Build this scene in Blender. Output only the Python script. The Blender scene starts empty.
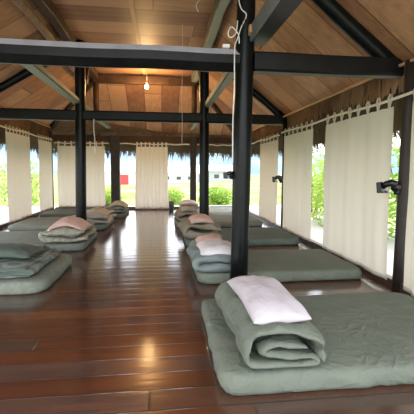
import bpy, bmesh, math, random
from mathutils import Vector, Matrix, noise
C = bpy.context.scene.collection
PI = math.pi

# ------------------------------------------------------------------ camera
cam = bpy.data.cameras.new('camera')
camo = bpy.data.objects.new('camera', cam); C.objects.link(camo)
F = Vector((0.12203763, 0.98919985, -0.08118174)); Rr = Vector((0.99251747, -0.12195615, 0.00598016)); U = Vector((0.00398504, 0.0813041, 0.99668137))
camo.matrix_world = Matrix(((Rr.x, U.x, -F.x, 0), (Rr.y, U.y, -F.y, 0), (Rr.z, U.z, -F.z, 1.3), (0, 0, 0, 1)))
cam.sensor_width = 36; cam.lens = 36 * 365 / 414; cam.shift_y = -7 / 414; cam.clip_start = 0.05; cam.clip_end = 900
bpy.context.scene.camera = camo

# ------------------------------------------------------------------ world, sun, exposure
world = bpy.data.worlds.new('sky'); bpy.context.scene.world = world; world.use_nodes = True
wn = world.node_tree; wn.nodes.clear()
wo = wn.nodes.new('ShaderNodeOutputWorld'); wb = wn.nodes.new('ShaderNodeBackground')
wt = wn.nodes.new('ShaderNodeTexCoord'); ws = wn.nodes.new('ShaderNodeSeparateXYZ'); wr = wn.nodes.new('ShaderNodeValToRGB')
wn.links.new(wt.outputs['Generated'], ws.inputs[0]); wn.links.new(ws.outputs[2], wr.inputs[0])
wr.color_ramp.elements[0].position = 0.0; wr.color_ramp.elements[0].color = (.93, .96, 1, 1)
wr.color_ramp.elements[1].position = .6; wr.color_ramp.elements[1].color = (.86, .92, 1, 1)
wn.links.new(wr.outputs[0], wb.inputs[0]); wn.links.new(wb.outputs[0], wo.inputs[0])
wb.inputs[1].default_value = 3.2
sun = bpy.data.lights.new('sun', 'SUN'); sun.energy = 2.2; sun.angle = .3; sun.color = (1, .93, .8)
suno = bpy.data.objects.new('sun', sun); C.objects.link(suno); suno.rotation_euler = (math.radians(-14), math.radians(16), 0)
vs = bpy.context.scene.view_settings
vs.view_transform = 'Standard'; vs.look = 'None'; vs.gamma = 1; vs.use_curve_mapping = False; vs.exposure = 0.6

# ------------------------------------------------------------------ materials
class NT:
    def __init__(s, name):
        s.m = bpy.data.materials.new(name); s.m.use_nodes = True; s.t = s.m.node_tree; s.t.nodes.clear()
        s.out = s.n('ShaderNodeOutputMaterial')
    def n(s, t, **kw):
        x = s.t.nodes.new(t)
        for k, v in kw.items(): setattr(x, k, v)
        return x
    def l(s, a, b): s.t.links.new(a, b)
    def val(s, x, i, v):
        if hasattr(v, 'links') : s.l(v, x.inputs[i])
        elif v is not None: x.inputs[i].default_value = v
    def math(s, op, a, b=None, c=None):
        x = s.n('ShaderNodeMath', operation=op); s.val(x, 0, a); s.val(x, 1, b); s.val(x, 2, c); return x.outputs[0]
    def coord(s, scale=(1, 1, 1)):
        a = s.n('ShaderNodeTexCoord'); b = s.n('ShaderNodeMapping'); s.l(a.outputs['Object'], b.inputs[0]); b.inputs['Scale'].default_value = scale
        return b.outputs[0]
    def noise(s, vec, scale, detail=4, rough=.55):
        x = s.n('ShaderNodeTexNoise'); s.l(vec, x.inputs['Vector']); x.inputs['Scale'].default_value = scale
        x.inputs['Detail'].default_value = detail; x.inputs['Roughness'].default_value = rough; return x.outputs['Fac']
    def ramp(s, fac, stops):
        x = s.n('ShaderNodeValToRGB'); s.l(fac, x.inputs[0]); e = x.color_ramp.elements
        while len(e) < len(stops): e.new(.5)
        for q, (p, c) in zip(e, stops): q.position = p; q.color = (*c, 1)
        return x.outputs[0]
    def mix(s, f, a, b, bt='MIX'):
        x = s.n('ShaderNodeMix', data_type='RGBA', blend_type=bt)
        for i, v in ((0, f), (6, a), (7, b)):
            if hasattr(v, 'links'): s.l(v, x.inputs[i])
            elif i == 0: x.inputs[0].default_value = v
            else: x.inputs[i].default_value = (*v, 1)
        return x.outputs[2]
    def bump(s, h, st=.3, dist=.01, nrm=None):
        x = s.n('ShaderNodeBump'); s.l(h, x.inputs['Height']); x.inputs['Strength'].default_value = st; x.inputs['Distance'].default_value = dist
        if nrm: s.l(nrm, x.inputs['Normal'])
        return x.outputs[0]
    def bsdf(s, col, rough=.6, nrm=None, spec=.5, metal=0, coat=0):
        p = s.n('ShaderNodeBsdfPrincipled')
        if hasattr(col, 'links'): s.l(col, p.inputs['Base Color'])
        else: p.inputs['Base Color'].default_value = (*col, 1)
        s.val(p, p.inputs.find('Roughness'), rough); p.inputs['Specular IOR Level'].default_value = spec; p.inputs['Metallic'].default_value = metal
        p.inputs['Coat Weight'].default_value = coat; p.inputs['Coat Roughness'].default_value = .15
        if nrm: s.l(nrm, p.inputs['Normal'])
        return p.outputs[0]
    def end(s, sh): s.l(sh, s.out.inputs[0]); return s.m

def fabric(name, col, col2=None, scale=3.0, bump=.35, dist=.02, rough=.85):
    t = NT(name); v = t.coord(); n = t.noise(v, scale, 5)
    di = t.n('ShaderNodeVectorMath', operation='MULTIPLY_ADD'); nn = t.n('ShaderNodeTexNoise'); t.l(v, nn.inputs['Vector']); nn.inputs['Scale'].default_value = 2.2
    t.l(nn.outputs['Color'], di.inputs[0]); di.inputs[1].default_value = (.5, .5, .5); t.l(v, di.inputs[2])
    w1 = t.noise(di.outputs[0], 5.5, 3, .5); rid = t.math('ABSOLUTE', t.math('SUBTRACT', w1, .5)); w = t.math('ADD', t.math('MULTIPLY', t.math('POWER', t.math('SUBTRACT', 1, t.math('MULTIPLY', rid, 2)), 5.0), .8), t.noise(v, 14, 3))
    c = t.ramp(n, [(.3, col), (.7, col2 or tuple(x * .85 for x in col))])
    return t.end(t.bsdf(c, rough, t.bump(w, min(1, bump), dist * .8), .25))

def patterned(name, base, fig, scale=14):
    t = NT(name); v = t.coord(); d = t.noise(v, 6, 2)
    vo = t.n('ShaderNodeTexVoronoi', feature='F1'); t.l(v, vo.inputs['Vector']); vo.inputs['Scale'].default_value = scale
    f = t.math('ADD', vo.outputs['Distance'], t.math('MULTIPLY', d, .35))
    c = t.ramp(f, [(.42, fig), (.5, base), (.66, base), (.72, fig)])
    return t.end(t.bsdf(c, .9, t.bump(d, .5, .02), .2))

def board_mat(name, axis_row, axis_len, roww, lenn, cols, rough, gap=.012, grain=1.0, bumpst=.4, spec=.5, wav=0, coat=0, gapcol=(.02, .012, .008)):
    """planks: rows counted along axis_row, boards running along axis_len (object coordinates)"""
    t = NT(name); tc = t.n('ShaderNodeTexCoord'); sp = t.n('ShaderNodeSeparateXYZ'); t.l(tc.outputs['Object'], sp.inputs[0])
    r = t.math('DIVIDE', sp.outputs[axis_row], roww); rid = t.math('FLOOR', r); rf = t.math('FRACT', r)
    wn1 = t.n('ShaderNodeTexWhiteNoise', noise_dimensions='1D'); t.l(rid, wn1.inputs['W'])
    l = t.math('ADD', t.math('DIVIDE', sp.outputs[axis_len], lenn), t.math('MULTIPLY', wn1.outputs['Value'], 7.3))
    lid = t.math('FLOOR', l); lf = t.math('FRACT', l)
    cb = t.n('ShaderNodeCombineXYZ'); t.l(rid, cb.inputs[0]); t.l(lid, cb.inputs[1])
    wn2 = t.n('ShaderNodeTexWhiteNoise', noise_dimensions='2D'); t.l(cb.outputs[0], wn2.inputs['Vector'])
    # grain stretched along the board
    sc = [14 * grain] * 3; sc[axis_len] = 1.1 * grain
    mp = t.n('ShaderNodeMapping'); t.l(tc.outputs['Object'], mp.inputs[0]); mp.inputs['Scale'].default_value = sc
    ad = t.n('ShaderNodeVectorMath', operation='MULTIPLY_ADD'); t.l(wn2.outputs['Color'], ad.inputs[0]); ad.inputs[1].default_value = (9, 9, 9); t.l(mp.outputs[0], ad.inputs[2])
    g = t.noise(ad.outputs[0], 1.0, 5, .6)
    idv = t.math('ADD', t.math('MULTIPLY', wn2.outputs['Value'], .78), t.math('MULTIPLY', g, .3))
    c = t.ramp(idv, cols)
    c = t.mix(.55, c, t.ramp(g, [(.3, (.55, .52, .5)), (.7, (1, 1, 1))]), 'MULTIPLY')
    er = t.math('MINIMUM', rf, t.math('SUBTRACT', 1, rf)); er = t.math('MULTIPLY', er, roww)
    el = t.math('MULTIPLY', t.math('MINIMUM', lf, t.math('SUBTRACT', 1, lf)), lenn)
    e = t.math('MINIMUM', er, el)
    x = t.n('ShaderNodeMapRange'); t.l(e, x.inputs[0]); x.inputs[1].default_value = gap * .25; x.inputs[2].default_value = gap
    c = t.mix(x.outputs[0], gapcol, c)
    h = t.math('ADD', t.math('MULTIPLY', x.outputs[0], 1.0), t.math('MULTIPLY', g, .25))
    if wav:   # each board is slightly cupped across its width
        cup = t.math('MULTIPLY', t.math('MULTIPLY', rf, t.math('SUBTRACT', 1, rf)), wav)
        h = t.math('ADD', h, t.math('MULTIPLY', cup, t.math('ADD', .3, wn2.outputs['Value'])))
        h = t.math('ADD', h, t.math('MULTIPLY', t.noise(t.coord((.5, 3.2, 1)), 1.6, 3), 2.2))
        h = t.math('ADD', h, t.math('MULTIPLY', wn2.outputs['Value'], .6))
    rr = t.math('ADD', rough, t.math('MULTIPLY', g, .08))
    return t.end(t.bsdf(c, rr, t.bump(h, bumpst, .01), spec, 0, coat))

def timber(name, col, topcol, rough=.3, under=None, spec=.5):
    t = NT(name); v = t.coord((4, 4, 4)); g = t.noise(v, 1.5, 5)
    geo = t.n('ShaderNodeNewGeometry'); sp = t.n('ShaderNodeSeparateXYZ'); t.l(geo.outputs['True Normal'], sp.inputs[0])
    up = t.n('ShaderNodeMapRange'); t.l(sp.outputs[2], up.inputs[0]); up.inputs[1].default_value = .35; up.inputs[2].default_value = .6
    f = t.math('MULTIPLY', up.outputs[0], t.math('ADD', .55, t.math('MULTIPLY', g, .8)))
    c = t.mix(f, t.ramp(g, [(.3, col), (.75, tuple(x * 1.7 + .004 for x in col))]), topcol)  # second tone for faces that point upwards
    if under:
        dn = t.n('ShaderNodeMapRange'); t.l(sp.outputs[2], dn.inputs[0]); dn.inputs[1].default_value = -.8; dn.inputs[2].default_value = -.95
        c = t.mix(dn.outputs[0], c, under)  # floor-lit paleness of tie beam and purlin undersides is painted in
    r = t.math('ADD', rough, t.math('MULTIPLY', f, .3))
    return t.end(t.bsdf(c, r, t.bump(g, .25, .01), spec, 0, 0))

def plain(name, col, rough=.6, metal=0, emit=None, es=0):
    t = NT(name); v = t.coord(); g = t.noise(v, 8, 3)
    c = t.ramp(g, [(.3, col), (.7, tuple(min(1, x * 1.15) for x in col))]); s = t.bsdf(c, rough, None, .5, metal)
    if emit:
        e = t.n('ShaderNodeEmission'); e.inputs[0].default_value = (*emit, 1); e.inputs[1].default_value = es; s = e.outputs[0]
    return t.end(s)

def thin(name, col, tcol, f=.5, bump=None, var=None):
    t = NT(name); v = t.coord(); a = t.n('ShaderNodeBsdfDiffuse'); b = t.n('ShaderNodeBsdfTranslucent'); m = t.n('ShaderNodeMixShader')
    a.inputs[0].default_value = (*col, 1); b.inputs[0].default_value = (*tcol, 1)
    if var:
        c = t.ramp(t.noise(v, 1.3, 3), [(.3, col), (.7, var)]); t.l(c, a.inputs[0]); t.l(c, b.inputs[0])
    if bump:
        h = t.noise(t.coord((1, 1, .25)), 7, 4); nn = t.bump(h, bump, .02); t.l(nn, a.inputs[1]); t.l(nn, b.inputs[1])
    m.inputs[0].default_value = f; t.l(a.outputs[0], m.inputs[1]); t.l(b.outputs[0], m.inputs[2])
    return t.end(m.outputs[0])

M = {}
M['floor'] = board_mat('floor_planks', 1, 0, .19, 1.9, [(.0, (.065, .023, .013)), (.35, (.11, .034, .015)), (.6, (.075, .038, .026)), (.8, (.085, .045, .034)), (1, (.19, .06, .02))], .14, gap=.007, bumpst=.22, wav=1.6, spec=.7, coat=.5)
CE = [(.1, (.25, .12, .062)), (.4, (.38, .195, .1)), (.75, (.53, .3, .165)), (1, (.32, .155, .08))]
M['ceil_side'] = board_mat('ceiling_boards_slope', 1, 0, .6, 6, CE, .6, gap=.012, grain=.7, bumpst=.3, spec=.25, gapcol=(.09, .045, .025))
M['ceil_mid'] = board_mat('ceiling_boards_flat', 1, 0, .55, 3.1, CE, .5, gap=.01, grain=.7, bumpst=.3, spec=.3, gapcol=(.1, .05, .03))
M['ceil_end'] = board_mat('ceiling_boards_end', 0, 1, .5, 6, CE, .6, gap=.012, grain=.7, bumpst=.3, spec=.25, gapcol=(.09, .045, .025))
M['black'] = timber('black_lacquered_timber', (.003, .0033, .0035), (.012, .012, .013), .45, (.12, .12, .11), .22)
M['blackpaletop'] = timber('pale_topped_black_timber', (.003, .0033, .0035), (.42, .42, .48), .45, (.26, .26, .25), .22)  # much paler grey on the upward-facing chamfers
M['post'] = timber('dark_lacquered_post', (.0025, .0035, .0035), (.006, .006, .006), .3, None, .18)
M['postwood'] = timber('dark_brown_post', (.018, .013, .01), (.03, .025, .02), .5, None, .25)
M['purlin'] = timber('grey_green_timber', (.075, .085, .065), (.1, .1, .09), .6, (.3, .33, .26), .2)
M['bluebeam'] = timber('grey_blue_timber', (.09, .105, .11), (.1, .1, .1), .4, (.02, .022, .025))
M['log'] = timber('weathered_log', (.2, .13, .08), (.1, .08, .06), .7, None, .15)
M['brown'] = timber('brown_timber', (.04, .022, .014), (.06, .04, .025), .6, None, .12)
M['batten'] = plain('ceiling_batten', (.46, .27, .14), .6)
M['base'] = plain('base_rail_wood', (.05, .032, .024), .4)
M['green'] = fabric('sage_green_sheet', (.15, .165, .128), (.125, .14, .11), bump=.5)
M['green2'] = fabric('sage_grey_sheet', (.185, .2, .17), (.155, .172, .145), bump=.5)
M['green3'] = fabric('deep_green_sheet', (.11, .13, .108), (.095, .115, .095), bump=.5)
M['darkgreen'] = fabric('dark_green_pillowcase', (.1, .125, .105), bump=.4)
M['white'] = fabric('pinkish_white_pillowcase', (.5, .45, .47), (.45, .405, .425), bump=.3)
M['white2'] = fabric('white_pillowcase', (.72, .68, .68), (.62, .58, .58), bump=.3)
M['pink'] = fabric('pink_pillowcase', (.6, .42, .36), (.52, .36, .31), bump=.3)
M['beige'] = fabric('beige_quilt_cloth', (.27, .235, .18), (.2, .18, .13), bump=.5)
M['grey'] = fabric('pale_grey_quilt_cloth', (.4, .38, .34), (.3, .29, .25), bump=.5)
M['greyblue'] = fabric('blue_grey_quilt_cloth', (.2, .235, .225), (.16, .19, .18), bump=.6)
M['paleblue'] = fabric('pale_sheet', (.5, .55, .55), (.42, .47, .46), bump=.3)
M['floral'] = patterned('leaf_patterned_quilt_cloth', (.36, .34, .28), (.25, .25, .2), 16)
M['floral2'] = patterned('sage_patterned_quilt_cloth', (.215, .235, .19), (.185, .205, .165), 11)
M['streak'] = patterned('pale_streaked_cloth', (.21, .24, .21), (.12, .15, .13), 4)
M['curtain'] = thin('unbleached_cotton', (.68, .625, .55), (.66, .6, .5), .3, .5)
M['rod'] = plain('pale_bamboo', (.62, .57, .47), .5)
M['fringe'] = thin('reddish_brown_reed', (.16, .085, .05), (.12, .06, .03), .15, None, (.32, .2, .13))
M['thatch'] = None
t = NT('thatch'); v = t.coord((30, 30, 3)); g = t.noise(v, 1, 5); M['thatch'] = t.end(t.bsdf(t.ramp(g, [(.3, (.07, .045, .03)), (.6, (.2, .13, .08)), (.8, (.36, .26, .17))]), .9, t.bump(g, .8, .03), .1))
M['straw'] = thin('straw_strand', (.2, .155, .1), (.16, .12, .06), .2, None, (.1, .075, .045))
M['blackplastic'] = plain('black_plastic', (.006, .006, .006), .35)
M['metal'] = plain('dull_chrome', (.5, .5, .48), .3, 1)
M['cord'] = plain('white_cord', (.7, .7, .68), .6)
M['bulb'] = plain('glowing_bulb', (1, .8, .5), .5, 0, (1, .62, .26), 400)
M['leaf'] = thin('leaf_green', (.2, .34, .05), (.4, .6, .08), .5, None, (.34, .46, .1))
M['leaf2'] = thin('leaf_yellow_green', (.42, .52, .12), (.6, .7, .16), .5, None, (.26, .4, .08))
M['stem'] = plain('stem_brown', (.12, .09, .06), .8)
t = NT('meadow'); v = t.coord(); M['ground'] = t.end(t.bsdf(t.ramp(t.noise(v, .2, 8, .7), [(.35, (.12, .19, .04)), (.5, (.22, .26, .09)), (.62, (.38, .38, .24))]), .9, t.bump(t.noise(v, 3, 4), .5, .1), .1))
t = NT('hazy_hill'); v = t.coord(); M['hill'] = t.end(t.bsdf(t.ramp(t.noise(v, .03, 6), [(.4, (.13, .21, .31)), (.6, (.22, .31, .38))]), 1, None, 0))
M['plaster'] = plain('white_plaster', (.7, .7, .68), .8)
M['roofw'] = plain('white_metal_roof', (.8, .8, .82), .5)
M['roofgrey'] = plain('grey_roof', (.35, .36, .38), .6)
M['red'] = plain('red_paint', (.6, .04, .04), .5)
M['pot'] = plain('dark_glazed_clay', (.05, .05, .045), .4)
M['path'] = plain('pale_concrete', (.45, .44, .4), .8)

# ------------------------------------------------------------------ helpers
def mesh(name, vs_, fs, mat, parent=None, smooth=False, origin=None):
    me = bpy.data.meshes.new(name)
    o0 = Vector(origin) if origin is not None else Vector((0, 0, 0))
    me.from_pydata([tuple(Vector(v) - o0) for v in vs_], [], fs); me.update()
    bm = bmesh.new(); bm.from_mesh(me); bmesh.ops.recalc_face_normals(bm, faces=bm.faces); bm.to_mesh(me); bm.free()
    if smooth:
        for p in me.polygons: p.use_smooth = True
    me.materials.append(M[mat] if isinstance(mat, str) else mat)
    o = bpy.data.objects.new(name, me); C.objects.link(o)
    if parent: o.parent = parent
    elif origin is not None: o.location = o0
    return o
def tag(o, label=None, cat=None, group=None, kind=None):
    if label: o['label'] = label
    if cat: o['category'] = cat
    if group: o['group'] = group
    if kind: o['kind'] = kind
    return o
def empty(name, loc, label, cat, group=None, rz=0):
    o = bpy.data.objects.new(name, None); C.objects.link(o); o.location = loc; o.rotation_euler.z = rz; o.empty_display_size = .1
    return tag(o, label, cat, group)

class G:
    """collects shapes of one mesh"""
    def __init__(s): s.v = []; s.f = []
    def add(s, vs_, fs):
        k = len(s.v); s.v += [tuple(v) for v in vs_]; s.f += [tuple(i + k for i in f) for f in fs]; return s
    def box(s, c, d, rot=None):
        a = [Vector((x * d[0] / 2, y * d[1] / 2, z * d[2] / 2)) for x in (-1, 1) for y in (-1, 1) for z in (-1, 1)]
        if rot: a = [rot @ q for q in a]
        return s.add([q + Vector(c) for q in a], [(0, 1, 3, 2), (4, 6, 7, 5), (0, 4, 5, 1), (2, 3, 7, 6), (0, 2, 6, 4), (1, 5, 7, 3)])
    def tube(s, pts, rad, n=12, cap=True, wob=0):
        pts = [Vector(p) for p in pts]; rings = []
        for i, p in enumerate(pts):
            d = (pts[min(i + 1, len(pts) - 1)] - pts[max(i - 1, 0)]).normalized()
            a = Vector((0, 0, 1)) if abs(d.z) < .9 else Vector((1, 0, 0)); u = d.cross(a).normalized(); w = d.cross(u)
            r = rad[i] if isinstance(rad, (list, tuple)) else rad
            ring = []
            for k in range(n):
                t_ = 2 * PI * k / n; rr = r * (1 + wob * noise.noise(p * 2 + Vector((k * .7, 0, 0))))
                ring.append(p + u * rr * math.cos(t_) + w * rr * math.sin(t_))
            rings.append(ring)
        v = [q for r_ in rings for q in r_]; f = []
        for i in range(len(pts) - 1):
            for k in range(n): f.append((i * n + k, i * n + (k + 1) % n, (i + 1) * n + (k + 1) % n, (i + 1) * n + k))
        if cap: f.append(tuple(range(n))); f.append(tuple((len(pts) - 1) * n + k for k in range(n)))
        return s.add(v, f)
    def beam(s, a, b, w, h, ch=.015, up=(0, 0, 1), n=1, wob=0):
        """chamfered timber from a to b; w across, h along up"""
        a = Vector(a); b = Vector(b); d = (b - a).normalized(); up = Vector(up); sd = d.cross(up).normalized(); up = sd.cross(d).normalized()
        W = w / 2; H = h / 2
        prof = [(-W + ch, -H), (W - ch, -H), (W, -H + ch), (W, H - ch), (W - ch, H), (-W + ch, H), (-W, H - ch), (-W, -H + ch)]
        v = []; f = []
        for i in range(n + 1):
            p = a.lerp(b, i / n)
            for x, z in prof:
                q = p + sd * x + up * z
                if wob: q = q + Vector((noise.noise(q * 1.7), noise.noise(q * 1.7 + Vector((9, 0, 0))), noise.noise(q * 1.7 + Vector((0, 9, 0))))) * wob
                v.append(q)
        for i in range(n):
            for k in range(8): f.append((i * 8 + k, i * 8 + (k + 1) % 8, i * 8 + 8 + (k + 1) % 8, i * 8 + 8 + k))
        f.append(tuple(range(8))); f.append(tuple(n * 8 + k for k in range(8)))
        return s.add(v, f)
    def obj(s, name, mat, parent=None, smooth=False, origin=None):
        if parent is not None and origin is None: origin = parent.location
        return mesh(name, s.v, s.f, mat, parent, smooth, origin)

def catmull(P, n=6):
    P = [Vector(p) for p in P]; out = []
    for i in range(len(P) - 1):
        p0 = P[max(i - 1, 0)]; p1 = P[i]; p2 = P[i + 1]; p3 = P[min(i + 2, len(P) - 1)]
        for k in range(n):
            t = k / n
            out.append(.5 * ((2 * p1) + (p2 - p0) * t + (2 * p0 - 5 * p1 + 4 * p2 - p3) * t * t + (3 * p1 - p0 - 3 * p2 + p3) * t ** 3))
    out.append(P[-1]); return out

# ------------------------------------------------------------------ the setting
XL, XR, Y0, Y1 = -3.5, 2.58, 0.3, 12.3
g = G(); g.box(((XL + XR) / 2, (Y1 - 1.5) / 2, -.1), (XR - XL + .5, Y1 + 1.8, .2)); fl = g.obj('floor', 'floor'); tag(fl, kind='structure')
# meadow and hills outside
def gridmesh(name, x0, x1, y0, y1, nx, ny, fz, mat):
    v = [(x0 + (x1 - x0) * i / nx, y0 + (y1 - y0) * j / ny, fz(x0 + (x1 - x0) * i / nx, y0 + (y1 - y0) * j / ny)) for j in range(ny + 1) for i in range(nx + 1)]
    f = [(j * (nx + 1) + i, j * (nx + 1) + i + 1, (j + 1) * (nx + 1) + i + 1, (j + 1) * (nx + 1) + i) for j in range(ny) for i in range(nx)]
    return mesh(name, v, f, mat, None, True)
tag(gridmesh('ground', -150, 150, -80, 240, 60, 60, lambda x, y: -.7 + .25 * noise.noise(Vector((x * .05, y * .05, 0))), 'ground'), kind='structure')
g = G(); g.box(((XL + XR) / 2, 5, -.45), (13, 21, .5)); tag(g.obj('bounce_terrace', 'path'), kind='structure')  # path widened into a pale apron, added to bounce light onto the ceiling
tag(gridmesh('hills', -260, 260, 200, 330, 90, 14, lambda x, y: -2 + (22 + 16 * noise.noise(Vector((x * .012, 3, 0))) + 6 * noise.noise(Vector((x * .05, 1, 0)))) * math.sin(min(1, (y - 200) / 90) * PI / 2), 'hill'), kind='structure')

# roof: two long slopes, a flat middle and a hipped far end
ZR, ZLft, ZT = 2.47, 2.66, 3.82; XA, XB = -1.72, .89; YH = 10.2
def slab(name, quad, th, mat):
    q = [Vector(p) for p in quad]; n_ = (q[1] - q[0]).cross(q[2] - q[0]).normalized()
    if n_.z < 0: n_ = -n_
    return tag(mesh(name, q + [p + n_ * th for p in q], [(0, 1, 2, 3), (4, 5, 6, 7), (0, 1, 5, 4), (1, 2, 6, 5), (2, 3, 7, 6), (3, 0, 4, 7)], mat), kind='structure')
slab('ceiling_right', [(XR + .05, Y0, ZR), (XR + .05, Y1 + .05, ZR), (XB, YH, ZT), (XB, Y0, ZT)], .05, 'ceil_side')
slab('ceiling_left', [(XL - .05, Y0, ZLft), (XL - .05, Y1 + .05, ZLft), (XA, YH, ZT), (XA, Y0, ZT)], .05, 'ceil_side')
slab('ceiling_middle', [(XA, Y0, ZT), (XA, YH, ZT), (XB, YH, ZT), (XB, Y0, ZT)], .05, 'ceil_mid')
mesh_e = mesh('ceiling_far', [(XL - .05, Y1 + .05, ZLft), (XR + .05, Y1 + .05, ZR), (XB, YH, ZT), (XA, YH, ZT), (XL - .05, Y1 + .05, ZLft + .06), (XR + .05, Y1 + .05, ZR + .06), (XB, YH, ZT + .06), (XA, YH, ZT + .06)],
              [(0, 1, 2, 3), (4, 5, 6, 7), (0, 1, 5, 4), (1, 2, 6, 5), (2, 3, 7, 6), (3, 0, 4, 7)], 'ceil_end'); tag(mesh_e, kind='structure')
# opaque thatch covering on top
g = G()
for q in ([(XR + .9, Y0 - .2, 1.9), (XR + .9, Y1 + .9, 1.9), (XB, YH, ZT + .25), (XB, Y0 - .2, ZT + .25)], [(XL - .9, Y0 - .2, 2.0), (XL - .9, Y1 + .9, 2.0), (XA, YH, ZT + .25), (XA, Y0 - .2, ZT + .25)],
          [(XA, Y0 - .2, ZT + .25), (XA, YH, ZT + .25), (XB, YH, ZT + .25), (XB, Y0 - .2, ZT + .25)], [(XL - .9, Y1 + .9, 2.0), (XR + .9, Y1 + .9, 1.9), (XB, YH, ZT + .25), (XA, YH, ZT + .25)]):
    q = [Vector(p) for p in q]; g.add(q + [p + Vector((0, 0, .16)) for p in q], [(0, 1, 2, 3), (4, 5, 6, 7), (0, 1, 5, 4), (1, 2, 6, 5), (2, 3, 7, 6), (3, 0, 4, 7)])
tag(g.obj('roof_thatch', 'thatch'), kind='structure')
# ragged thatch fringe at the eaves
random.seed(4)
g = G()
def strands(p0, p1, out, n, z0):
    p0 = Vector(p0); p1 = Vector(p1); out = Vector(out)
    for i in range(n):
        p = p0.lerp(p1, random.random()) + out * random.uniform(-.75, .08)
        p.z = z0 - (p - p0).dot(out) * .62 + random.uniform(-.03, .05)
        L_ = random.uniform(.12, .34) * (1.25 if random.random() < .2 else 1); w = random.uniform(.008, .022)
        d = (p1 - p0).normalized(); e = p + Vector((0, 0, -L_)) + out * L_ * random.uniform(.1, .45) + d * random.uniform(-.08, .08)
        g.add([p - d * w, p + d * w, e + d * w * .2, e - d * w * .2], [(0, 1, 2, 3)])
strands((XR + .86, 1.5, 0), (XR + .86, Y1 + .8, 0), (1, 0, 0), 4200, 1.95)
strands((XL - .86, 4.5, 0), (XL - .86, Y1 + .8, 0), (-1, 0, 0), 3000, 2.03)
strands((XL - .8, Y1 + .86, 0), (XR + .8, Y1 + .86, 0), (0, 1, 0), 3000, 1.98)
tag(g.obj('thatch_fringe', 'straw'), 'ragged straw fringe hanging from the eaves around the pavilion', 'thatch', kind='stuff')
g = G()
def reeds(p0, p1, n, z0, l0, l1):
    p0 = Vector(p0); p1 = Vector(p1); d = (p1 - p0).normalized(); nn = Vector((-d.y, d.x, 0))
    for i in range(n):
        p = p0.lerp(p1, random.random()) + nn * random.uniform(-.03, .03); p.z = z0; w = random.uniform(.01, .028); L_ = random.uniform(l0, l1)
        e = p + Vector((0, 0, -L_)) + nn * random.uniform(-.02, .02) + d * random.uniform(-.03, .03)
        g.add([p - d * w, p + d * w, e + d * w * .5, e - d * w * .5], [(0, 1, 2, 3)])
reeds((XR + .07, .5, 0), (XR + .07, Y1, 0), 1500, 2.46, .14, .3)
reeds((XL - .07, 4, 0), (XL - .07, Y1, 0), 1000, 2.66, .2, .42)
reeds((XL, Y1 + .14, 0), (XR, Y1 + .14, 0), 700, 2.4, .15, .27)
tag(g.obj('reed_fringe', 'fringe'), 'reddish brown reed strips hanging under the roof edge above the curtain rods', 'reeds', kind='stuff')
# rods, low rails: structure
g = G(); g.box((XR + .02, (Y0 + Y1) / 2, .045), (.09, Y1 - Y0, .09)); tag(g.obj('baseboard_right', 'base'), kind='structure')
g = G(); g.box((XL - .02, (Y0 + Y1) / 2, .045), (.09, Y1 - Y0, .09)); tag(g.obj('baseboard_left', 'base'), kind='structure')
g = G(); g.box(((XL + XR) / 2, Y1 - .02, .04), (XR - XL - .14, .09, .08)); tag(g.obj('baseboard_far', 'base'), kind='structure')
# eave plates on top of the walls
g = G(); g.beam((XR - .01, Y0, 2.445), (XR - .01, Y1, 2.445), .03, .03, .004); tag(g.obj('trim_1', 'batten'), kind='structure')
g = G(); g.beam((XL + .01, Y0, 2.62), (XL + .01, Y1, 2.62), .03, .03, .004); tag(g.obj('trim_2', 'batten'), kind='structure')
g = G(); g.beam((XL - .04, Y1 + .05, 2.3), (XR + .04, Y1 + .05, 2.3), .12, .2, .02); tag(g.obj('trim_3', 'brown'), kind='structure')
g = G(); g.box((-.45, (3 + YH) / 2, ZT - .012), (.07, YH - 3, .024)); tag(g.obj('trim_4', 'batten'), kind='structure')

# ------------------------------------------------------------------ timber frame
def ybeam(name, x, y0, y1, z, w, h, mat, label, n=1, wob=0, cat='beam', ch=.015):
    g = G(); g.beam((x, y0, z), (x, y1, z), w, h, ch, n=n, wob=wob); o = g.obj(name, mat, origin=(x, y0, z)); return tag(o, label, cat)
def xbeam(name, x0, x1, y, z, w, h, mat, label, z1=None, n=1, wob=0, ch=.02):
    g = G(); g.beam((x0, y, z), (x1, y, z if z1 is None else z1), w, h, ch, n=n, wob=wob); return tag(g.obj(name, mat, origin=(x0, y, z)), label, 'beam')
def column(name, a, b, r0, r1, mat, label, n=16):
    a = Vector(a); b = Vector(b); g = G(); g.tube([a.lerp(b, i / 10) for i in range(11)], [r0 + (r1 - r0) * i / 10 for i in range(11)], n, wob=.05)
    return tag(g.obj(name, mat, smooth=True, origin=a), label, 'post')
column('round_post', (.835, 3.87, 0), (.885, 3.87, ZT), .098, .1, 'post', 'thick round black-lacquered post nearest the camera')
column('round_post', (-1.655, 7.7, 0), (-1.6, 7.7, ZT), .108, .104, 'post', 'dark round post on the left, standing by the pink pillow bedding')
column('round_post', (.89, 7.7, 0), (.875, 7.7, ZT), .104, .1, 'post', 'dark round post behind the nearest post, left of the pale far window')
xbeam('tie_beam', XL - .1, .80, 3.87, 2.445, .17, .235, 'blackpaletop', 'long black tie beam left of the nearest post, paler grey along its upper edge', ch=.075, n=14, wob=.012)
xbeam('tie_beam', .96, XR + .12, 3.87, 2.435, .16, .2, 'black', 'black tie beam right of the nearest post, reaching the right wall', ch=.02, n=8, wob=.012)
xbeam('tie_beam', XL - .1, XR + .12, 7.7, 2.38, .17, .2, 'black', 'black tie beam of the second frame, behind the front tie beam', z1=2.38, ch=.03, n=14, wob=.012)
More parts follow.
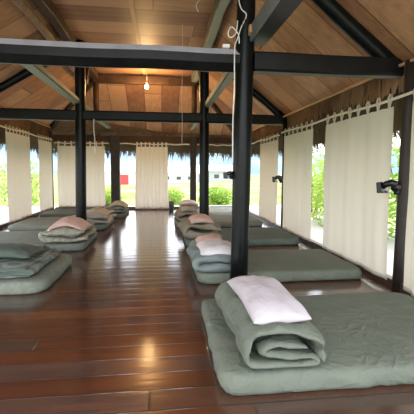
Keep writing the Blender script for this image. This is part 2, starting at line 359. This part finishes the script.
# upper frames
xbeam('collar_beam', XA - .02, XB + .02, 10.0, 3.66, .16, .22, 'brown', 'dark brown high cross beam behind the hanging bulb', n=6, wob=.02)
for x, lb in ((XA + .02, 'short dark strut left of the bulb, under the high cross beam'), (XB - .02, 'short dark strut right of the bulb, under the high cross beam')):
    g = G(); g.tube([(x, 10.0, 2.7), (x, 10.0, 3.56)], .075, 10, wob=.08); tag(g.obj('strut', 'brown', smooth=True, origin=(x, 10.0, 2.7)), lb, 'strut')
ybeam('lower_purlin', -1.69, 4.3, 12.1, 2.66, .17, .1, 'purlin', 'grey-green lengthwise timber resting on the tie beams on the left', 12, .015)
ybeam('lower_purlin', .95, 4.3, 12.1, 2.66, .13, .12, 'purlin', 'grey-green lengthwise timber running back from the nearest post', 12, .015)
ybeam('lower_purlin', 1.0, .3, 3.86, 2.70, .2, .17, 'bluebeam', 'grey-blue timber running overhead from the nearest post towards the camera', 8, .008)
ybeam('upper_purlin', XA + .02, 1.0, 10.1, 3.72, .16, .17, 'brown', 'dark purlin under the ceiling on the left side', 16, .03)
ybeam('upper_purlin', XB - .02, 1.0, 10.1, 3.72, .15, .17, 'purlin', 'grey-brown purlin under the ceiling on the right side', 16, .03)
g = G(); g.tube([(XA - .22 + .03 * math.sin(i), 1 + i * .7, ZT - .24 + .01 * math.sin(i * 2)) for i in range(14)], .065, 10, wob=.5)
tag(g.obj('pole_log', 'log', smooth=True, origin=(XA - .2, 1, ZT - .24)), 'rough pale log lying along the left purlin under the ceiling', 'log')
# rafters
def rafter(y, side, label):
    if side > 0: a = (XR - .0, y, ZR - .02); b = (XB + .05, y, ZT - .12)
    else: a = (XL + .0, y, ZLft - .02); b = (XA - .05, y, ZT - .12)
    g = G(); g.tube([Vector(a).lerp(Vector(b), i / 8) for i in range(9)], .085, 10, wob=.25); tag(g.obj('rafter', 'post', smooth=True, origin=a), label, 'rafter')
rafter(3.87, 1, 'round black rafter at upper right, rising from the nearest wall post')
rafter(7.7, 1, 'round black rafter right of the nearest post, rising from the second wall post')
rafter(7.7, -1, 'round black rafter at left, behind the front tie beam')
for a, b, lb in (((XR, Y1, ZR - .05), (XB, YH, ZT - .1), 'dark hip rafter in the far right roof corner'), ((XL, Y1, ZLft - .05), (XA, YH, ZT - .1), 'dark hip rafter in the far left roof corner')):
    g = G(); g.tube([Vector(a).lerp(Vector(b), i / 8) for i in range(9)], .07, 10, wob=.2); tag(g.obj('hip_rafter', 'brown', smooth=True, origin=a), lb, 'rafter')
for a, b, lb in (((-1.63, 7.8, 2.75), (-1.66, 8.75, 3.62), 'dark diagonal brace rising from the left round post'), ((.89, 7.8, 2.75), (.89, 8.7, 3.62), 'dark diagonal brace rising from the right round post')):
    g = G(); g.beam(a, b, .08, .1, .01, up=(1, 0, 0)); tag(g.obj('brace', 'brown', origin=a), lb, 'brace')
# wall posts
def wpost(x, y, w, h, mat, label, lean=0, rnd=True):
    g = G()
    if rnd: g.tube([(x + lean * i / 5, y, h * i / 5) for i in range(6)], w / 2, 12, wob=.06)
    else: g.beam((x, y, 0), (x + lean, y, h), w, w, .01, up=(0, 1, 0))
    tag(g.obj('wall_post', mat, smooth=rnd, origin=(x, y, 0)), label, 'post')
wpost(XR - .01, 3.64, .12, 2.46, 'postwood', 'dark wall post at the right edge between the two nearest curtains', .03)
wpost(XR + .02, 7.6, .09, 2.4, 'post', 'thin dark wall post on the right with a lamp clamped to it')
wpost(-1.5, 12.2, .28, 2.4, 'postwood', 'wide dark post of the far wall, left of the middle curtain', rnd=False)
wpost(1.03, 12.2, .2, 2.4, 'postwood', 'dark post of the far wall, right of the middle curtain', rnd=False)
wpost(XL + .02, 12.15, .08, 2.5, 'postwood', 'thin post in the far left corner', rnd=False)
wpost(XR - .02, 12.15, .12, 2.4, 'postwood', 'thin post in the far right corner, behind the nearest post', rnd=False)

# ------------------------------------------------------------------ curtain rods and curtains
def rod(a, b, label):
    a = Vector(a); b = Vector(b); g = G(); n = 24
    g.tube([a.lerp(b, i / n) + Vector((0, 0, .012 * math.sin(i * .9))) for i in range(n + 1)], .016, 8); tag(g.obj('curtain_rod', 'rod', smooth=True, origin=a), label, 'curtain rod')
ZRR, ZRL, ZRF = 2.09, 2.22, 2.13
rod((2.5, .5, ZRR), (2.5, 7.52, ZRR), 'pale bamboo curtain rod along the right side, nearer length')
rod((2.5, 7.68, ZRR - .03), (2.5, 12.05, ZRR - .03), 'pale bamboo curtain rod along the right side, behind the thin wall post')
rod((-3.42, 5.5, ZRL), (-3.42, 12.05, ZRL), 'pale bamboo curtain rod along the left side')
rod((-3.36, 12.06, ZRF), (-1.7, 12.06, ZRF), 'pale bamboo curtain rod on the far side, left of the wide post')
rod((-1.33, 12.02, ZRF), (.9, 12.02, ZRF), 'pale bamboo curtain rod of the middle far opening')
rod((1.16, 12.02, ZRF), (2.45, 12.02, ZRF), 'pale bamboo curtain rod of the right far opening')
def curtain(a, b, ztop, zbot0, zbot1, nt, label, seed, amp=.018, nf=5, flare=0.0, droop=.0):
    """a,b: (x,y) ends; the sheet hangs from tabs looped over the rod"""
    a = Vector((*a, 0)); b = Vector((*b, 0)); d = (b - a).normalized(); nrm = Vector((-d.y, d.x, 0)); L_ = (b - a).length
    root = empty('curtain', (*((a + b) / 2)[:2], 0), label, 'curtain')
    nu, nv = 60, 30; v = []; f = []
    def P(u, t):
        zb = zbot0 + (zbot1 - zbot0) * u; zt = ztop - .085 - .006 * abs(math.sin(u * nt * PI - PI / 2 * 0)) * 1.0
        z = zt + (zb - zt) * t; k = .35 + .65 * t
        off = amp * k * (math.sin(u * nf * 2 * PI + seed + .6 * math.sin(t * 3 + seed)) + .5 * math.sin(u * nf * 4.6 * PI + 2 * seed)) + .03 * k * noise.noise(Vector((u * 3, t * 2, seed)))
        p = a + d * (L_ * u + flare * t * (u - .5) * L_ + .01 * math.sin(t * 5 + seed) + .012 * noise.noise(Vector((u * 2, t * 3, seed + 5)))) + nrm * off
        return Vector((p.x, p.y, z))
    for j in range(nv + 1):
        for i in range(nu + 1): v.append(P(i / nu, j / nv))
    for j in range(nv):
        for i in range(nu): f.append((j * (nu + 1) + i, j * (nu + 1) + i + 1, (j + 1) * (nu + 1) + i + 1, (j + 1) * (nu + 1) + i))
    mesh('curtain_panel', v, f, 'curtain', root, True, root.location)
    # hem: doubled band at the bottom
    hv = []; hf = []
    for i in range(nu + 1):
        for (dz, o_) in ((0.0, .004), (.045, .004), (.045, -.004), (0, -.004)):
            p = P(i / nu, 1); hv.append(Vector((p.x, p.y, p.z + dz)) + nrm * o_)
    for i in range(nu):
        for k in range(4): hf.append((i * 4 + k, i * 4 + (k + 1) % 4, i * 4 + 4 + (k + 1) % 4, i * 4 + 4 + k))
    hf += [(0, 1, 2, 3), tuple(nu * 4 + k for k in range(4))]
    mesh('hem', hv, hf, 'curtain', root, True, root.location)
    for k in range(nt):
        u = (k + .3) / (nt - .4); p = P(min(u, 1), 0); w = .022; tg = G()
        c = a + d * (L_ * min(u, .99)); loop = [(-.0, p.z - ztop - .01), (-.006, -.05), (-.018, -.015), (-.019, .015), (-.009, .045), (0, .062), (.009, .045), (.019, .015), (.018, -.015), (.006, -.05), (.0, p.z - ztop - .01)]
        vv = []; ff = []
        lean = random.uniform(-.01, .01)
        for (o_, dz) in loop:
            for sg in (-1, 1): vv.append(Vector((c.x, c.y, ztop + dz + .0)) + nrm * o_ + d * (sg * w + lean * dz * 10))
        for q in range(len(loop) - 1): ff.append((q * 2, q * 2 + 1, q * 2 + 3, q * 2 + 2))
        tg.add(vv, ff); tg.obj('tab', 'curtain', root, True)
random.seed(2)
curtain((2.5, 3.47), (2.5, 1.9), ZRR, .06, .06, 8, 'cotton curtain cut off by the right edge of the photo', 1.0)
curtain((2.5, 5.42), (2.5, 3.76), ZRR, .09, .08, 8, 'wide cream cotton curtain nearest on the right side, left of the right-edge wall post', 2.1, amp=.012, nf=3)
curtain((2.5, 7.35), (2.5, 5.88), ZRR, .10, .09, 7, 'cream curtain on the right side, just right of the thin lamp post', 3.3, amp=.012, nf=4)
curtain((2.5, 9.2), (2.5, 7.72), ZRR - .03, .10, .10, 6, 'cream curtain on the right, left of the thin lamp post', 4.2, amp=.012, nf=4)
curtain((-3.42, 8.6), (-3.42, 10.1), ZRL, .08, .08, 8, 'pale curtain on the left side, nearest the left edge of the photo', 5.3, amp=.01, nf=4)
curtain((-3.42, 10.75), (-3.42, 12.0), ZRL, .08, .08, 6, 'pale curtain on the left side, next to the far left corner', 6.1, amp=.01, nf=4)
curtain((-3.28, 12.06), (-1.82, 12.06), ZRF, .1, .1, 8, 'cream curtain on the far side, partly hidden by the left round post', 7.7, amp=.012, nf=5)
curtain((-.83, 12.02), (.18, 12.02), ZRF, .03, .03, 8, 'white folded curtain hanging in the middle of the far side', 8.4, amp=.026, nf=7, flare=.1)

# ------------------------------------------------------------------ lamps clamped to posts
def clip_lamp(loc, rz, label, s=1.0):
    r = empty('wall_lamp', loc, label, 'lamp', 'black clamp lamps on the posts', rz); Z = Vector((0, 0, 0))
    def part(g, n, m, sm=False): return mesh(n, [Vector(v) * s for v in g.v], g.f, m, r, sm, (0, 0, 0))
    g = G(); g.tube([(0, .05, 0), (0, -.015, 0)], .05, 16); g.box((0, .03, -.05), (.05, .05, .06)); part(g, 'bracket', 'blackplastic', True)
    g = G(); g.tube([(.02, 0, .03), (-.04, -.02, .045), (-.09, -.035, .03), (-.125, -.04, -.01)], [.035, .042, .036, .02], 12); part(g, 'arm', 'blackplastic', True)
    g = G(); g.beam((-.115, -.045, -.005), (-.165, -.05, -.01), .1, .12, .012); part(g, 'lamp_head', 'blackplastic')
    g = G(); g.tube([(-.03, -.02, -.05), (-.1, -.03, -.055)], .013, 10); part(g, 'clamp_screw', 'metal', True)
    return r
clip_lamp((XR - .09, 3.64, 1.13), math.radians(-65), 'black clamp lamp on the wall post at the right edge, over the second mattress', 1.0)
clip_lamp((XR - .05, 7.6, 1.12), math.radians(-30), 'black clamp lamp on the thin right wall post between two curtains', 1.0)
clip_lamp((.745, 3.87, 1.25), math.radians(0), 'small black clamp lamp on the left side of the nearest round post', .55)

# hanging bulb
r = empty('pendant_bulb', (-.37, 9.5, ZT), 'glowing bare bulb hanging from the ceiling in the middle', 'lamp')
g = G(); g.tube([(-.37, 9.5, ZT), (-.368, 9.5, 3.6), (-.37, 9.5, 3.47)], .006, 6); g.obj('flex', 'cord', r)
g = G(); g.tube([(-.37, 9.5, 3.5), (-.37, 9.5, 3.43)], .02, 12); g.obj('socket', 'cord', r, True)
g = G(); g.tube([(-.37, 9.5, 3.445), (-.37, 9.5, 3.42), (-.37, 9.5, 3.39), (-.37, 9.5, 3.355), (-.37, 9.5, 3.335)], [.014, .03, .044, .036, .008], 16); g.obj('bulb', 'bulb', r, True)
pl = bpy.data.lights.new('bulb_light', 'POINT'); pl.energy = 60; pl.color = (1, .6, .26); pl.shadow_soft_size = .09
po = bpy.data.objects.new('bulb_light', pl); C.objects.link(po); po.location = (-.37, 9.42, 3.25)

# cords
def cord(name, pts, r_, mat, label, cat='cord', n=6):
    g = G(); g.tube(catmull(pts, n), r_, 6); return tag(g.obj(name, mat, smooth=True, origin=pts[0]), label, cat)
t = empty('pull_cord', (-1.34, 7.58, 2.28), 'white cord hanging from the second tie beam beside the left round post', 'cord')
g = G(); g.tube(catmull([(-1.34, 7.58, 2.3), (-1.345, 7.58, 2.1), (-1.33, 7.58, 1.9), (-1.335, 7.58, 1.72)]), .009, 6); g.obj('string', 'cord', t, True)
g = G(); g.tube([(-1.335, 7.58, 1.74), (-1.335, 7.58, 1.7), (-1.335, 7.58, 1.62)], [.012, .022, .012], 8); g.obj('tassel', 'cord', t, True)
cord('ceiling_cord', [(.36, 6.5, ZT - .02), (.36, 6.5, 3.2), (.35, 6.5, 2.6), (.355, 6.5, 2.1), (.35, 6.5, 1.75)], .003, 'cord', 'thin pale cord hanging from the middle ceiling')
cord('power_cable', [(.80, 3.80, 3.3), (.775, 3.77, 3.05), (.80, 3.76, 2.93), (.85, 3.74, 2.86), (.80, 3.755, 2.74), (.76, 3.75, 2.62), (.74, 3.76, 2.56), (.735, 3.75, 2.4), (.74, 3.765, 2.2), (.73, 3.77, 1.8), (.735, 3.78, 1.35)], .006, 'cord', 'white cable running down the left side of the nearest round post')
cord('coiled_wire', [(.78, 3.74, 2.58), (.765, 3.72, 2.66), (.70, 3.70, 2.72), (.665, 3.70, 2.69), (.66, 3.70, 2.64), (.69, 3.70, 2.62), (.735, 3.71, 2.66), (.75, 3.72, 2.72), (.76, 3.74, 2.8)], .006, 'cord', 'loop of white wire beside the nearest post, above the tie beam', 'wire')
cord('tangled_wire', [(.45, 4.6, ZT), (.46, 4.6, 3.6), (.50, 4.6, 3.5), (.43, 4.6, 3.45), (.47, 4.6, 3.38), (.42, 4.6, 3.3), (.45, 4.6, 3.22)], .004, 'cord', 'tangled thin wire dangling from the ceiling left of the nearest post', 'wire')
g = G(); g.box((.66, 3.83, 2.575), (.07, .05, .03)); tag(g.obj('junction_box', 'cord', origin=(.66, 3.83, 2.56)), 'small white box lying on the front tie beam beside the nearest post', 'box')
g = G(); g.beam((.905, 3.74, 2.68), (.905, 3.755, 2.76), .07, .05, .004, up=(1, 0, 0)); tag(g.obj('wood_wedge', 'batten', origin=(.9, 3.74, 2.68)), 'small yellow cut wood wedge where the overhead timber meets the nearest post', 'wedge')

# ------------------------------------------------------------------ mattresses
def rrect(a, b, R_, n=20):
    pts = []; R_ = max(R_, .004)
    for cx, cy, t0 in ((a - R_, b - R_, 0), (-(a - R_), b - R_, 90), (-(a - R_), -(b - R_), 180), (a - R_, -(b - R_), 270)):
        for k in range(n + 1):
            t_ = math.radians(t0 + 90 * k / n); pts.append((cx + R_ * math.cos(t_), cy + R_ * math.sin(t_)))
    # resample evenly
    out = []; m = 150; P = pts + [pts[0]]; S = [0]
    for i in range(len(P) - 1): S.append(S[-1] + math.dist(P[i], P[i + 1]))
    j = 0
    for i in range(m):
        s_ = S[-1] * i / m
        while S[j + 1] < s_: j += 1
        q = (s_ - S[j]) / max(1e-9, S[j + 1] - S[j]); out.append((P[j][0] + (P[j + 1][0] - P[j][0]) * q, P[j][1] + (P[j + 1][1] - P[j][1]) * q))
    return out
def mattress(x0, x1, y0, y1, h, mat, label, seed, R_=.13, wr=1.0, rz=0, ruffle=0):
    cx, cy = (x0 + x1) / 2, (y0 + y1) / 2; a, b = (x1 - x0) / 2, (y1 - y0) / 2
    rings = [(.035, .0), (.008, .012), (0, .035), (-.004, h * .5), (0, h - .035), (.01, h - .012), (.03, h - .002), (.06, h + .002)]
    rings += [(.06 + (min(a, b) - .09) * k / 16, h + .004) for k in range(1, 17)]
    v = []; f = []; m = 150
    for ri, (ins, z) in enumerate(rings):
        for (x, y) in rrect(a - ins, b - ins, R_ - ins * .6):
            q = Vector((x + cx, y + cy, seed * 3.1)); s = noise.noise(q * 2.2) * .006 + noise.noise(Vector((q.x * 9, q.y * 3, q.z))) * .003
            zz = z
            if ri >= 4: zz += wr * (s + .006 * max(0, noise.noise(Vector((q.x * 5 + q.y * 4, q.y * 2, q.z))) - .1))
            l = Vector((x, y, 0)).normalized()
            if 1 <= ri <= 6:
                w = noise.noise(Vector((q.x * 6, q.y * 6, z * 9 + q.z))) * .014 * wr
                if ruffle and y < 0: w += ruffle * abs(math.sin(q.x * 17 + 26 * z + 2 * noise.noise(q * 3))) * max(0, noise.noise(Vector((q.x * 2.2, 1, 0))) + .35)
                x += l.x * w; y += l.y * w
            v.append((x, y, zz))
    for r_ in range(len(rings) - 1):
        for k in range(m): f.append((r_ * m + k, r_ * m + (k + 1) % m, (r_ + 1) * m + (k + 1) % m, (r_ + 1) * m + k))
    f.append(tuple(range(m - 1, -1, -1)))
    k0 = (len(rings) - 1) * m; f.append(tuple(k0 + k for k in range(m)))
    o = mesh('mattress', v, f, mat, None, True); o.location = (cx, cy, 0); o.rotation_euler.z = rz
    return tag(o, label, 'mattress', 'floor mattresses in two rows')
mattress(.345, 2.35, 1.95, 3.27, .125, 'green', 'large sage-green floor mattress nearest the camera at lower right', 1, wr=1.5, ruffle=.02)
mattress(.40, 2.43, 4.02, 5.22, .125, 'green', 'green floor mattress on the right, second from the camera, just behind the nearest post', 2, wr=1.3)
mattress(.40, 2.42, 6.05, 7.35, .125, 'green3', 'green floor mattress in the right row, third from the camera', 3)
mattress(.30, 2.33, 8.15, 9.45, .125, 'green2', 'grey-green floor mattress on the right, fourth from the camera', 4)
mattress(.50, 2.30, 10.15, 11.5, .13, 'paleblue', 'pale mattress on the right, farthest, below the far window', 5)
mattress(-3.25, -1.22, 3.88, 5.25, .13, 'floral2', 'floor mattress on the left, nearest the camera at the left edge', 6, R_=.2, wr=1.4)
mattress(-3.25, -1.25, 5.92, 7.3, .125, 'green2', 'grey-green floor mattress on the left, second from the camera, under the pink pillow bedding', 7)
mattress(-3.22, -1.2, 7.95, 9.4, .125, 'green2', 'grey-green floor mattress on the left, third from the camera, beside the left round post', 8)
mattress(-3.22, -1.0, 9.95, 11.5, .125, 'green3', 'floor mattress on the left, farthest, in front of the far curtain', 9)

# ------------------------------------------------------------------ folded quilts and pillows
PROF_C = [(.47, .07), (.25, .06), (.06, .065), (.0, .13), (.06, .2), (.25, .215), (.44, .2)]
PROF_A = [(.40, .15), (.25, .155), (.12, .15), (.09, .118), (.14, .09), (.28, .088), (.42, .085), (.46, .057), (.42, .03), (.22, .03), (.05, .03), (-.012, .055), (-.018, .12), (.0, .19), (.06, .235), (.2, .25), (.38, .235), (.48, .19), (.505, .11), (.495, .05)]
PROF_OLD = [(.42, .035), (.25, .03), (.06, .03), (.005, .055), (.05, .085), (.25, .085), (.40, .09), (.43, .115), (.38, .14), (.22, .135), (.09, .145), (.035, .175), (.07, .215), (.2, .235), (.34, .23), (.45, .205), (.495, .15), (.5, .09), (.49, .04)]
PROF_B = [(.48, .03), (.25, .028), (.03, .03), (-.02, .065), (.04, .10), (.25, .10), (.45, .10), (.5, .135), (.45, .17), (.25, .175), (.05, .17), (0, .205), (.05, .245), (.25, .262), (.46, .235)]
def quilt(loc, w, L_, h, prof, t_, mat, label, seed, rz=0, puff=.02, sag=0.0, lx=.0):
    """a folded quilt: layered cross-section in x-z swept along y; loc = front left bottom corner"""
    sx = w / .5; sz = h / .27
    c = [Vector((p.x * sx, p.y * sz)) for p in catmull([(x, z, 0) for x, z in prof], 5)]
    m = len(c); nrm = []
    for i in range(m):
        d = (c[min(i + 1, m - 1)] - c[max(i - 1, 0)]).normalized(); nrm.append(Vector((-d.y, d.x)))
    ny = 34; v = []; f = []; ring = 2 * m
    for j in range(ny + 1):
        s_ = j / ny; y = L_ * s_; e = min(s_, 1 - s_) * L_ / .04
        th = t_ * (.25 + .75 * math.sqrt(max(0, min(1, e)) * (2 - max(0, min(1, e)))))
        for sg in (1, -1):
            for i in (range(m) if sg == 1 else range(m - 1, -1, -1)):
                wv = .75 + .5 * noise.noise(Vector((i * .22, s_ * 4, seed)))
                end = min(1, i / 3, (m - 1 - i) / 3) * .6 + .4
                p = c[i] + nrm[i] * sg * th / 2 * wv * end
                q = Vector((p.x * 4, y * 3.2, p.y * 4 + seed * 5))
                dx = puff * noise.noise(q) + .35 * puff * noise.noise(q * 2.7); dz = puff * noise.noise(q + Vector((7, 3, 1))) + .3 * puff * noise.noise(q * 3 + Vector((1, 8, 2)))
                hh = p.y / h
                x = p.x + dx + lx * s_; z = p.y * (1 - sag * math.sin(s_ * PI) * .0 - sag * (s_ - .5) * hh) + dz * min(1, hh * 2.5) + .012
                yy = y + (.02 + .05 * hh) * noise.noise(Vector((p.x * 3, p.y * 14, seed + (0 if s_ < .5 else 4)))) * (1 - min(1, min(s_, 1 - s_) * 5))
                v.append((x, yy, max(z, .004)))
    for j in range(ny):
        for k in range(ring): f.append((j * ring + k, j * ring + (k + 1) % ring, (j + 1) * ring + (k + 1) % ring, (j + 1) * ring + k))
    for j in (0, ny):
        for i in range(m - 1): f.append((j * ring + i, j * ring + i + 1, j * ring + ring - 2 - i, j * ring + ring - 1 - i))
    o = mesh('folded_quilt', v, f, mat, None, True); o.location = loc; o.rotation_euler.z = rz
    return tag(o, label, 'quilt', 'folded quilts on the mattresses')
def pillow(c, w, l, h, mat, label, seed, rz=0, tilt=(0, 0), bend=0.0, crown=0.0):
    n = 26; v = []; f = []
    for sg in (1, -1):
        for j in range(n + 1):
            for i in range(n + 1):
                a = math.sin((i / n - .5) * PI); b = math.sin((j / n - .5) * PI)
                e = max(0, (1 - abs(a) ** 2.6) * (1 - abs(b) ** 2.6)); th = h / 2 * e ** .45
                pin = 1 - .07 * (1 - abs(a)) * b * b; pin2 = 1 - .07 * (1 - abs(b)) * a * a
                x = a * w / 2 * pin2; y = b * l / 2 * pin
                r_ = math.hypot(a, b); wk = .010 * math.sin(math.atan2(b, a) * 11 + seed * 3 + 3 * noise.noise(Vector((a, b, seed)))) * max(0, r_ - .45) * e ** .3
                nz = .016 * noise.noise(Vector((a * 2.2, b * 2.2, seed + sg)))
                z = sg * th + (wk + nz) * (1 if sg > 0 else .4) * (e > 0) - bend * (b * b) * l - crown * a * a * w
                v.append(Vector((x, y, z)))
    N = (n + 1) ** 2
    for s_ in range(2):
        for j in range(n):
            for i in range(n):
                k = s_ * N + j * (n + 1) + i; f.append((k, k + 1, k + n + 2, k + n + 1))
    o = mesh('pillow', v, f, mat, None, True); me = o.data
    bm = bmesh.new(); bm.from_mesh(me); bmesh.ops.remove_doubles(bm, verts=bm.verts, dist=.0008); bmesh.ops.recalc_face_normals(bm, faces=bm.faces); bm.to_mesh(me); bm.free()
    for p in me.polygons: p.use_smooth = True
    o.location = c; o.rotation_euler = (tilt[0], tilt[1], rz)
    return tag(o, label, 'pillow', 'pillows on the bedding')
ZM = .128
# right row
quilt((.51, 1.96, ZM), .43, 1.02, .245, PROF_A, .052, 'green', 'thick folded sage quilt on the nearest mattress, its rolled layers facing the camera', 1, rz=.02, puff=.032)
pillow((.70, 2.42, ZM + .31), .36, .78, .15, 'white', 'pinkish-white flattened pillow on the nearest quilt', 1, rz=.03, tilt=(.02, -.02), bend=.03)
quilt((.38, 4.01, ZM), .58, 1.02, .195, PROF_C, .105, 'greyblue', 'blue-grey folded quilt on the second mattress of the right row', 2, puff=.04)
pillow((.66, 4.33, ZM + .235), .46, .56, .14, 'white2', 'white pillow with a pink one lying behind it, just left of the nearest post', 2, bend=.03)
pillow((.64, 4.84, ZM + .235), .38, .34, .13, 'pink', 'pink pillow just behind the white pillow, left of the nearest post', 3, crown=.08)
quilt((.37, 6.0, ZM), .68, .95, .255, PROF_C, .115, 'beige', 'puffy beige folded quilt on the third mattress of the right row', 3, puff=.06)
pillow((.68, 6.45, ZM + .325), .4, .62, .13, 'pink', 'pink pillow on the puffy beige quilt, right row', 4, crown=.1, bend=.03)
quilt((.33, 8.2, ZM), .56, .95, .21, PROF_C, .1, 'beige', 'beige-brown folded quilt at the aisle end of the fourth right mattress', 4, puff=.06)
pillow((.60, 8.65, .385), .42, .5, .12, 'grey', 'pale cushion on the fourth quilt of the right row', 5, crown=.12)
quilt((.52, 10.2, ZM), .5, .7, .2, PROF_B, .05, 'grey', 'folded grey quilt on the farthest right mattress', 5, puff=.04)
pillow((.76, 10.5, ZM + .26), .5, .6, .12, 'white2', 'white pillow on the farthest right bedding, beside the far wall post', 6, crown=.1)
# left row
quilt((-2.15, 3.99, ZM + .012), .78, 1.15, .085, PROF_B, .04, 'streak', 'flat folded quilt with pale streaks on the nearest left mattress', 6, puff=.03)
quilt((-2.15, 4.5, ZM + .10), .68, .6, .04, PROF_C, .018, 'green3', 'folded green sheet under the dark pillow at the left edge', 7, puff=.03)
pillow((-1.86, 4.55, ZM + .205), .74, .48, .14, 'darkgreen', 'dark green pillow at the left edge of the photo', 7, rz=-.05, crown=.05)
quilt((-1.9, 5.9, ZM), .74, 1.08, .215, PROF_C, .125, 'floral', 'leaf-patterned quilt under the pink pillow, left row', 8, puff=.06)
pillow((-1.55, 6.36, ZM + .315), .6, .7, .12, 'pink', 'pink pillow on the leaf-patterned quilt of the left row', 8, crown=.2, bend=.05)
quilt((-1.84, 7.93, ZM), .74, 1.14, .2, PROF_C, .12, 'grey', 'puffy pale grey quilt just right of the left round post', 9, puff=.06)
quilt((-1.56, 9.98, ZM), .58, .75, .18, PROF_C, .09, 'floral2', 'round heap of folded grey quilt on the farthest left mattress', 10, puff=.05)
pillow((-1.2, 10.3, .37), .5, .6, .15, 'grey', 'grey pillow heaped on the farthest left bedding, before the far window', 9, crown=.18)
pillow((-1.5, 8.7, .37), .46, .6, .10, 'grey', 'pale grey pillow on the puffy grey quilt by the left round post', 10, crown=.15)

# ------------------------------------------------------------------ outside
def shrub(loc, rx, ry, rz_, n, mat, label, seed, ls=.09):
    random.seed(seed); r = empty('shrub', loc, label, 'shrub', 'shrubs around the pavilion'); g = G(); loc = Vector(loc)
    for i in range(n):
        d = Vector((random.gauss(0, 1), random.gauss(0, 1), random.gauss(0, 1))).normalized(); k = random.random() ** .45 * (1 + .3 * noise.noise(d * 2 + Vector((seed, 0, 0))))
        p = loc + Vector((d.x * rx * k, d.y * ry * k, rz_ + d.z * rz_ * k)); s_ = ls * random.uniform(.6, 1.4)
        a = Vector((random.gauss(0, 1), random.gauss(0, 1), random.gauss(0, .6))).normalized(); b = a.cross(Vector((random.random(), random.random(), 1))).normalized()
        g.add([p - a * s_, p + b * s_ * .4, p + a * s_, p - b * s_ * .4], [(0, 1, 2, 3)])
    g.obj('foliage', mat, r)
    g = G()
    for k in range(5):
        a = k * 1.26; g.tube([loc, loc + Vector((math.cos(a) * rx * .3, math.sin(a) * ry * .3, rz_)), loc + Vector((math.cos(a) * rx * .5, math.sin(a) * ry * .5, rz_ * 1.6))], [.03, .02, .008], 6)
    g.obj('stem', 'stem', r, True)
SH = [((4.9, 3.2, -.7), 1.0, 1.1, 1.5, 'leaf', 'bushy green shrub outside the right edge wall post'),
      ((5.2, 7.0, -.7), 1.1, 1.2, 1.6, 'leaf', 'tall green shrub outside the gap between the two right-hand curtains'),
      ((5.0, 9.6, -.7), 1.0, 1.2, 1.3, 'leaf2', 'yellow-green shrub outside, seen right of the nearest post'),
      ((5.4, 12.6, -.7), 1.2, 1.2, 1.5, 'leaf2', 'yellow-green shrub outside the far right corner'),
      ((-6.2, 8.9, -.7), 1.1, 1.2, 1.3, 'leaf', 'green shrub outside at the left edge of the photo'),
      ((-6.4, 12.6, -.7), 1.2, 1.3, 1.4, 'leaf2', 'yellow-green shrub outside the gap between the left curtains'),
      ((-6.0, 16.6, -.7), 1.2, 1.2, 1.3, 'leaf2', 'yellow-green shrub outside the far left corner'),
      ((-2.6, 17.5, -.7), .9, .9, .62, 'leaf2', 'low bright shrub outside the far opening, left of the middle curtain'),
      ((.35, 19.0, -.7), .8, .9, .55, 'leaf2', 'low bright shrub outside the far opening, right of the middle curtain'),
      ((2.6, 17.2, -.7), .9, .9, .62, 'leaf', 'low green shrub outside the window by the nearest post')]
for i, (l_, a_, b_, c_, m_, lb) in enumerate(SH): shrub(l_, a_, b_, c_, 1500, m_, lb, i + 20)
# distant building with white roof and red door
bl = empty('building', (-6.2, 52, -.7), 'distant low building with a white roof and a red front, left of the middle curtain', 'building')
g = G(); g.box((-6.2, 52, .2), (6, 4, 1.8)); g.obj('wall', 'plaster', bl)
g = G(); g.add([(-9.8, 49.6, 1.1), (-2.6, 49.6, 1.1), (-2.6, 54.4, 1.1), (-9.8, 54.4, 1.1), (-8.6, 52, 2.0), (-3.8, 52, 2.0)], [(0, 1, 5, 4), (1, 2, 5), (2, 3, 4, 5), (3, 0, 4), (0, 3, 2, 1)]); g.obj('roof', 'roofw', bl)
g = G(); g.box((-5.2, 49.95, .0), (1.5, .12, 1.3)); g.obj('red_door', 'red', bl)
for bx_, by_, w_, h_, m_, rm, lb in ((-1.2 - 4.5, 78, 7, 2.2, 'plaster', 'roofgrey', 'far white house with a grey roof above the red-fronted building'), (2.6, 60, 6, 1.5, 'plaster', 'roofw', 'far white house right of the middle curtain'),
                                    (9.5, 66, 7, 1.9, 'roofgrey', 'roofw', 'far grey house seen through the window left of the nearest post'), (14.5, 84, 8, 2.3, 'plaster', 'roofgrey', 'far white house with a grey roof, nearest to the front post in the window')):
    o_ = Vector((bx_, by_, -.7)); b_ = empty('building', o_, lb, 'building')
    g = G(); g.box((bx_, by_, -.7 + h_ / 2), (w_, 5, h_)); g.obj('wall', m_, b_)
    g = G(); W = w_ / 2 + .5; z_ = h_ - .7; g.add([(bx_ - W, by_ - 3, z_), (bx_ + W, by_ - 3, z_), (bx_ + W, by_ + 3, z_), (bx_ - W, by_ + 3, z_), (bx_ - W, by_, z_ + 1.1), (bx_ + W, by_, z_ + 1.1)], [(0, 1, 5, 4), (3, 4, 5, 2), (0, 4, 3), (1, 2, 5), (0, 3, 2, 1)]); g.obj('roof', rm, b_)
    for k in range(3): g = G(); g.box((bx_ - w_ * .3 + k * w_ * .3, by_ - 2.52, -.7 + h_ * .5), (w_ * .12, .06, h_ * .35)); g.obj('window', 'pot', b_)
# pot
g = G(); g.tube([(.3, 11.85, 0), (.3, 11.85, .02), (.3, 11.85, .15), (.3, 11.85, .27), (.3, 11.85, .3), (.3, 11.85, .3)], [.06, .07, .09, .08, .085, .07], 16)
tag(g.obj('clay_pot', 'pot', smooth=True, origin=(.3, 11.85, 0)), 'small dark pot on the floor right of the middle far curtain', 'pot')
